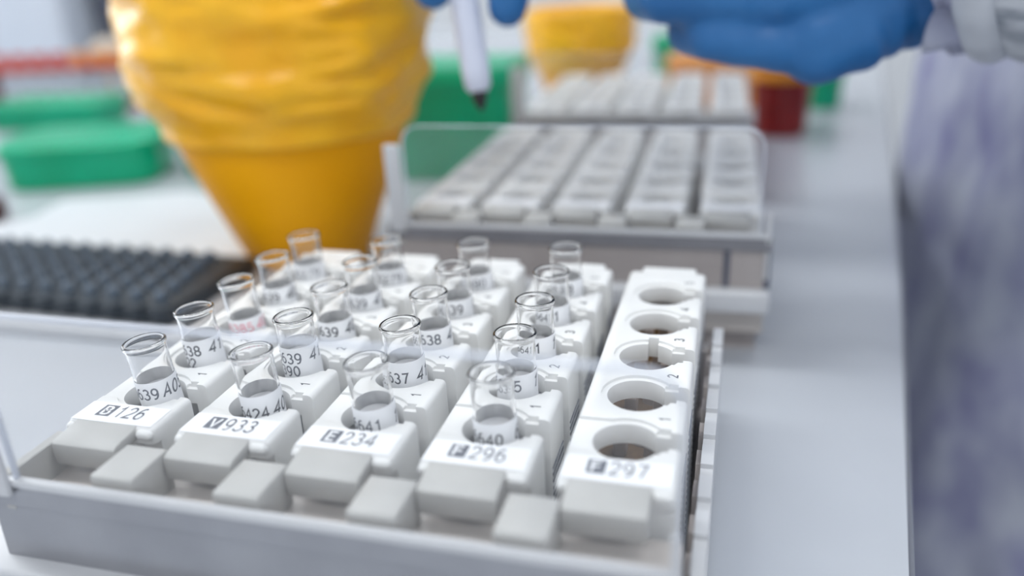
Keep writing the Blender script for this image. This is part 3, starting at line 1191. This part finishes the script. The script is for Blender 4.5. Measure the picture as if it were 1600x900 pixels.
bm = bmesh.new()
add_lathe(bm, [(0, 0), (18, 0), (22, 20), (25, 44), (25, 48), (0, 48)], n=36)
finish(bm, 'cup_body', M_BEIGE, t)
bm = bmesh.new()
add_lathe(bm, [(26, 46), (26, 52), (22, 60), (12, 66), (0, 68)], n=36)
finish(bm, 'dome_lid', M_BEIGE, t)

# red cup, green cup, orange box near the hand
t = thing('red_cup', 'dark red cup standing on the table under the gloved hand', 'cup', (166, 556, TZ))
bm = bmesh.new()
add_lathe(bm, [(0, 0), (19, 0), (20.5, 1.5), (23.5, 46), (24.8, 47), (24.8, 50), (22, 50), (21.5, 46), (18.5, 3), (0, 3)], n=44)
finish(bm, 'cup_body', M_RED, t)
bm = bmesh.new()
add_lathe(bm, [(23.6, 44), (26, 45), (26, 52), (22.5, 52), (22.5, 50)], n=44)
finish(bm, 'rim', M_ORANGEP, t)
t = thing('green_cup', 'small dark green cup right of the red cup', 'cup', (209, 670, TZ))
bm = bmesh.new()
add_lathe(bm, [(0, 0), (12, 0), (13.5, 1.5), (15.5, 34), (16.5, 35), (16.5, 38), (14, 38), (12, 3), (0, 3)], n=36)
finish(bm, 'cup_body', M_GREEN, t)
bm = bmesh.new()
add_lathe(bm, [(14, 37), (17.5, 37), (17.5, 42), (0, 43)], n=36)
finish(bm, 'lid', M_GREEN, t)
rounded_tub('orange_box', 'orange lidded box behind the far tray, under the blue hand', 'box', M_ORANGEP, (116, 690, TZ), 0, 100, 60, 46, 8)
rounded_tub('green_lid_box', 'small green box between the small yellow bin and orange box', 'box', M_GREEN, (72, 780, TZ), 0, 60, 50, 56, 8)

# ------------------------------------------------------------------ the person in the gown
person = thing('person', 'person in a lavender isolation gown and blue gloves, reaching over the table', 'person', (374, 428, FZ))
O = Vector((374, 428, FZ))


def rel(p):
    return Vector(p) - O


SHL, SHR = (387, 243, 445), (387, 613, 445)
TDX, TDY = -18, 58
ELL = (425, 122, 150)
WRL = (206, 184, 79)
ELR = (300, 470, 190)
WRR = (86, 262, 142)
bm = bmesh.new()
# torso
add_ellipsoid(bm, rel((382, 428, 120)), 105, 165, 190)
add_ellipsoid(bm, rel((387, 428, 330)), 110, 180, 180)
add_ellipsoid(bm, rel((382, 428, -20)), 115, 175, 130)
add_capsule(bm, rel(SHL), rel(SHR), 55, 55)
add_capsule(bm, rel((390, 428, 440)), rel((367, 428, 560)), 52, 50)
# head
add_ellipsoid(bm, rel((347, 428, 640)), 92, 74, 112, Matrix.Rotation(math.radians(-22), 3, 'Y'))
add_ellipsoid(bm, rel((317, 428, 585)), 48, 48, 48)
add_capsule(bm, rel((262, 428, 640)), rel((245, 428, 612)), 9, 13)
for s in (-1, 1):
    add_ellipsoid(bm, rel((360, 428 + s * 74, 622)), 17, 7, 28)
    # arms
for sh, el, wr in ((SHL, ELL, WRL), (SHR, ELR, WRR)):
    add_capsule(bm, rel(sh), rel(el), 50, 40)
    add_capsule(bm, rel(el), rel(wr), 39, 25)
# legs
for s in (-1, 1):
    add_capsule(bm, rel((387, 428 + s * 85, -60)), rel((382, 428 + s * 95, -510)), 85, 52)
    add_capsule(bm, rel((382, 428 + s * 95, -510)), rel((384, 428 + s * 98, -900)), 54, 36)
    add_capsule(bm, rel((407, 428 + s * 98, -930)), rel((272, 428 + s * 112, -945)), 36, 26)
body = finish(bm, 'body', M_SKIN, person)
remesh(body, 9, 5)

# glove helper: fingers are chains of capsules
def chain(bm, pts, radii):
    for (p_, q_), (r0, r1) in zip(zip(pts[:-1], pts[1:]), zip(radii[:-1], radii[1:])):
        add_capsule(bm, rel(p_), rel(q_), r0, r1)


# near (left) hand: back of the hand to the camera, little finger lowest, fingers curled away
bm = bmesh.new()
palm_rows = [((204.4, 183.9, 67.7), (157.6, 168.6, 46.1), 18, 10.8), ((204.4, 184.8, 73.1), (145, 165.9, 64.1), 21.6, 11.2),
             ((204.4, 184.8, 82.1), (142.3, 165.9, 80.3), 22.5, 11.7), ((204.4, 184.8, 91.1), (145, 166.8, 96.5), 21.6, 11.7)]
for a, b_, r0, r1 in palm_rows:
    add_capsule(bm, rel(a), rel(b_), r0, r1)
add_capsule(bm, rel((192, 184.8, 66.5)), rel((160.3, 172.2, 50.6)), 22, 16)
add_capsule(bm, rel((174, 171.3, 51)), rel((160, 168.6, 44.6)), 13.2, 11.6)
chain(bm, [(157.8, 168.6, 45.8), (124.4, 164.1, 51.0), (116.0, 176.7, 51.9), (122.5, 189.3, 52.4)], [9.6, 9, 8.8, 7.6])
chain(bm, [(145, 165.9, 64.1), (107.3, 161.4, 65.8), (99.8, 177.6, 65.0), (106.3, 192, 63.5)], [10.8, 9.9, 9.7, 8.2])
chain(bm, [(142.3, 165.9, 80.3), (103.6, 160.5, 85.3), (94.6, 175.8, 84.8), (100.9, 191.1, 81.2)], [10.8, 9.7, 9.2, 8.1])
chain(bm, [(145, 166.8, 96.5), (109, 163.2, 103.7), (99.1, 176.7, 101), (101.8, 191.1, 94.7)], [10.8, 9.5, 9, 7.9])
chain(bm, [(184.6, 193.8, 94.7), (155.8, 201, 107.3), (128.8, 201, 105.5), (109, 199.2, 98.3)], [15.3, 11.7, 10.3, 8.8])
add_capsule(bm, rel((198.1, 183, 74.5)), rel((238.6, 169.5, 77)), 28, 30)
gl = finish(bm, 'glove', M_GLOVE, person)
remesh(gl, 1.6, 5)
# nitrile creases across the wrist and at the finger roots
me = gl.data
for v in me.vertices:
    p = v.co / MM + O
    tpos = (p - Vector((149, 168, 62))).dot(Vector((0.957, 0.29, 0.02)))
    if tpos > 0:
        k_ = min(1.0, tpos / 30.0)
        wv = math.sin(tpos * 0.55 + 2.5 * noise.noise(p * 0.03) + p.z * 0.10) * noise.noise(p * 0.02 + Vector((3, 1, 7)))
        v.co += v.normal * (wv * 1.3 * k_ * MM)
    else:
        wv = noise.noise(Vector((p.x * 0.14, p.y * 0.05, p.z * 0.03)))
        v.co += v.normal * (wv * 0.8 * MM)
me.update()
gl['label'] = 'blue nitrile glove on the nearer hand, fingers curled'

# far (right) hand holding the marker pen between thumb and fingers
bm = bmesh.new()
for a, b_, r0, r1 in (((86, 258, 138), (62, 214, 112), 25, 13), ((80, 262, 142), (42, 222, 122), 26, 13), ((74, 266, 140), (28, 232, 120), 25, 12), ((70, 268, 134), (20, 240, 112), 22, 11)):
    add_capsule(bm, rel(a), rel(b_), r0, r1)
chain(bm, [(62, 214, 112), (56, 188, 98), (46, 184, 76), (44, 183.5, 62)], [12, 10.5, 9.4, 8.2])      # finger in front, its tip right of the pen
chain(bm, [(42, 222, 122), (34, 194, 112), (30, 190, 90), (31, 189, 76)], [12, 10.5, 9.6, 8.6])
chain(bm, [(28, 232, 120), (14, 206, 110), (10, 198, 92), (16, 196, 78)], [11.5, 10, 9, 8])
chain(bm, [(20, 240, 112), (2, 220, 102), (0, 210, 88), (6, 206, 76)], [10.5, 9, 8.2, 7.4])
chain(bm, [(64, 240, 120), (40, 206, 100), (18, 184, 82), (14.5, 180, 70)], [15, 12, 10, 8.6])           # thumb
add_capsule(bm, rel((86, 262, 142)), rel((118, 292, 150)), 29, 32)
gl2 = finish(bm, 'glove', M_GLOVE, person)
remesh(gl2, 1.8, 4)
gl2['label'] = 'blue nitrile glove on the farther hand, holding the pen'

# gown: torso, skirt and sleeves as one garment
bm = bmesh.new()
add_ellipsoid(bm, rel((380, 428, 130)), 124, 188, 210)
add_ellipsoid(bm, rel((387, 428, 330)), 122, 198, 185)
add_ellipsoid(bm, rel((380, 428, -10)), 134, 200, 170)
n_ = 64
rings = []
for z_, ax, ay in ((60, 118, 176), (-60, 137, 203), (-200, 146, 212), (-350, 152, 222), (-520, 158, 232)):
    rings.append([bm.verts.new(rel((382 + ax * math.cos(2 * PI * i / n_) * (1 + 0.02 * math.sin(9 * 2 * PI * i / n_)),
                                    428 + ay * math.sin(2 * PI * i / n_) * (1 + 0.02 * math.sin(7 * 2 * PI * i / n_)), z_))) for i in range(n_)])
for a, b_ in zip(rings[:-1], rings[1:]):
    for i in range(n_):
        bm.faces.new((a[i], b_[i], b_[(i + 1) % n_], a[(i + 1) % n_]))
bm.faces.new(rings[0])
bm.faces.new(rings[-1][::-1])
add_capsule(bm, rel(SHL), rel(SHR), 66, 66)
for sh, el, wr in ((SHL, ELL, (246, 168, 89)), (SHR, ELR, (126, 300, 154))):
    add_capsule(bm, rel(sh), rel(el), 64, 58)
    add_capsule(bm, rel(el), rel(wr), 56, 40)
gown = finish(bm, 'gown', M_GOWN, person)
remesh(gown, 7, 8)
for v in gown.data.vertices:
    p = v.co / MM + O
    f1 = noise.noise(Vector((p.x * 0.016, p.y * 0.016, p.z * 0.0035)))
    f2 = noise.noise(Vector((p.x * 0.03, p.y * 0.03, p.z * 0.02 + 9)))
    v.co += v.normal * ((f1 * 13 + f2 * 4) * MM)
    q_ = v.co / MM + O
    if q_.z < 20:                      # the gown hangs just clear of the table edge
        ex = 205 + (q_.y - 192) * 0.126 + 5
        if q_.x < ex and q_.y > 150:
            v.co.x += (ex - q_.x) * MM
gown.data.update()
gown['label'] = 'lavender non-woven gown'

# cuff of the near sleeve: knit part, elastic band and frilled edge over the glove
ax_o = Vector((205, 181, 78.5))
ax_d = (Vector((405, 128, 140)) - ax_o).normalized()
uu = ax_d.cross(Vector((0, 0, 1))).normalized()
vv = uu.cross(ax_d).normalized()


def cuff_surface(bm, prof, frill=0.0, n=120, waves=17, seed=0):
    rings = []
    for (t_, r_) in prof:
        ring = []
        for i in range(n):
            a = 2 * PI * i / n
            fr_ = frill * (1.0 if t_ < 2 else 0.25) * math.sin(waves * a + 2 * noise.noise(Vector((math.cos(a), math.sin(a), seed))))
            rr_ = r_ + fr_ + 0.8 * noise.noise(Vector((math.cos(a) * 3, math.sin(a) * 3, t_ * 0.1 + seed)))
            c = ax_o + ax_d * (t_ + (frill * 1.6 * math.sin(waves * a * 0.5 + 1) if t_ < -8 else 0)) + (uu * math.cos(a) + vv * math.sin(a)) * rr_
            ring.append(bm.verts.new(c - O))
        rings.append(ring)
    for a, b_ in zip(rings[:-1], rings[1:]):
        for i in range(n):
            bm.faces.new((a[i], a[(i + 1) % n], b_[(i + 1) % n], b_[i]))


bm = bmesh.new()
cuff_surface(bm, [(-13, 33.5), (-10, 33.8), (-7, 34), (-3, 34.5), (1, 35)], 2.3, waves=11)
o = finish(bm, 'frilled_edge', M_GOWN, person, angle=180)
s = o.modifiers.new('so', 'SOLIDIFY')
s.thickness = 0.0005
bake(o, angle=180)
bm = bmesh.new()
cuff_surface(bm, [(-5, 34.5), (-4.5, 36.5), (-3, 38.5), (-0.5, 40.5), (3, 41), (6, 40.5), (8, 39)], 0.3)
finish(bm, 'cuff_band', M_CUFFBAND, person, angle=180)
bm = bmesh.new()
cuff_surface(bm, [(6, 39.5), (10, 43), (18, 47), (32, 50), (50, 52), (72, 53), (90, 52), (102, 48), (108, 42)], 0.5, seed=4)
o = finish(bm, 'sleeve_cuff', M_CUFF, person, angle=180)
o['label'] = 'whitish sheer sleeve end with crinkled texture'

# cap, mask, eyes, trousers, shoes (out of frame, kept simple but real)
bm = bmesh.new()
add_ellipsoid(bm, rel((358, 428, 662)), 97, 82, 104, Matrix.Rotation(math.radians(-22), 3, 'Y'))
bmesh.ops.bisect_plane(bm, geom=list(bm.verts) + list(bm.edges) + list(bm.faces), plane_co=rel((358, 428, 645)), plane_no=(-0.3, 0, -1), clear_outer=True)
finish(bm, 'cap', M_CAP, person, angle=180)
bm = bmesh.new()
add_ellipsoid(bm, rel((304, 428, 592)), 58, 62, 50)
geom = [v for v in bm.verts if (v.co + O).x > 322]
bmesh.ops.delete(bm, geom=geom, context='VERTS')
finish(bm, 'face_mask', M_CAP, person, angle=180)
for s_ in (-1, 1):
    bm = bmesh.new()
    add_ellipsoid(bm, rel((268, 428 + s_ * 30, 650)), 8, 12, 8)
    finish(bm, 'eye', M_EYE, person)
    bm = bmesh.new()
    add_capsule(bm, rel((387, 428 + s_ * 85, -200)), rel((384, 428 + s_ * 95, -510)), 92, 66)
    add_capsule(bm, rel((384, 428 + s_ * 95, -510)), rel((384, 428 + s_ * 98, -885)), 66, 56)
    o = finish(bm, 'trouser_leg', M_TROUSER, person)
    remesh(o, 10, 4)
    bm = bmesh.new()
    add_capsule(bm, rel((414, 428 + s_ * 98, -924)), rel((272, 428 + s_ * 112, -934)), 42, 32)
    o = finish(bm, 'shoe', M_SHOE, person)
    remesh(o, 6, 3)

# ------------------------------------------------------------------ marker pen
tip = Vector((35.5, 168.5, 24.5))
top_ = Vector((16, 196, 122))
d_ = (top_ - tip).normalized()
t = thing('marker_pen', 'white marker pen with black tip held in the farther glove', 'pen')
t.location = tip * MM
t.rotation_euler = d_.to_track_quat('Z', 'Y').to_euler()
bm = bmesh.new()
add_lathe(bm, [(0, 6.5), (3.4, 6.5), (5.2, 9), (5.7, 15), (5.8, 60), (5.6, 100), (4.8, 104), (0, 105)], n=36)
finish(bm, 'barrel', M_PEN, t)
bm = bmesh.new()
add_lathe(bm, [(0, -1), (1.0, -0.6), (1.5, 1), (2.6, 2.6), (3.3, 6.6), (0, 6.6)], n=28)
finish(bm, 'tip', M_PENTIP, t)['label'] = 'black writing tip'
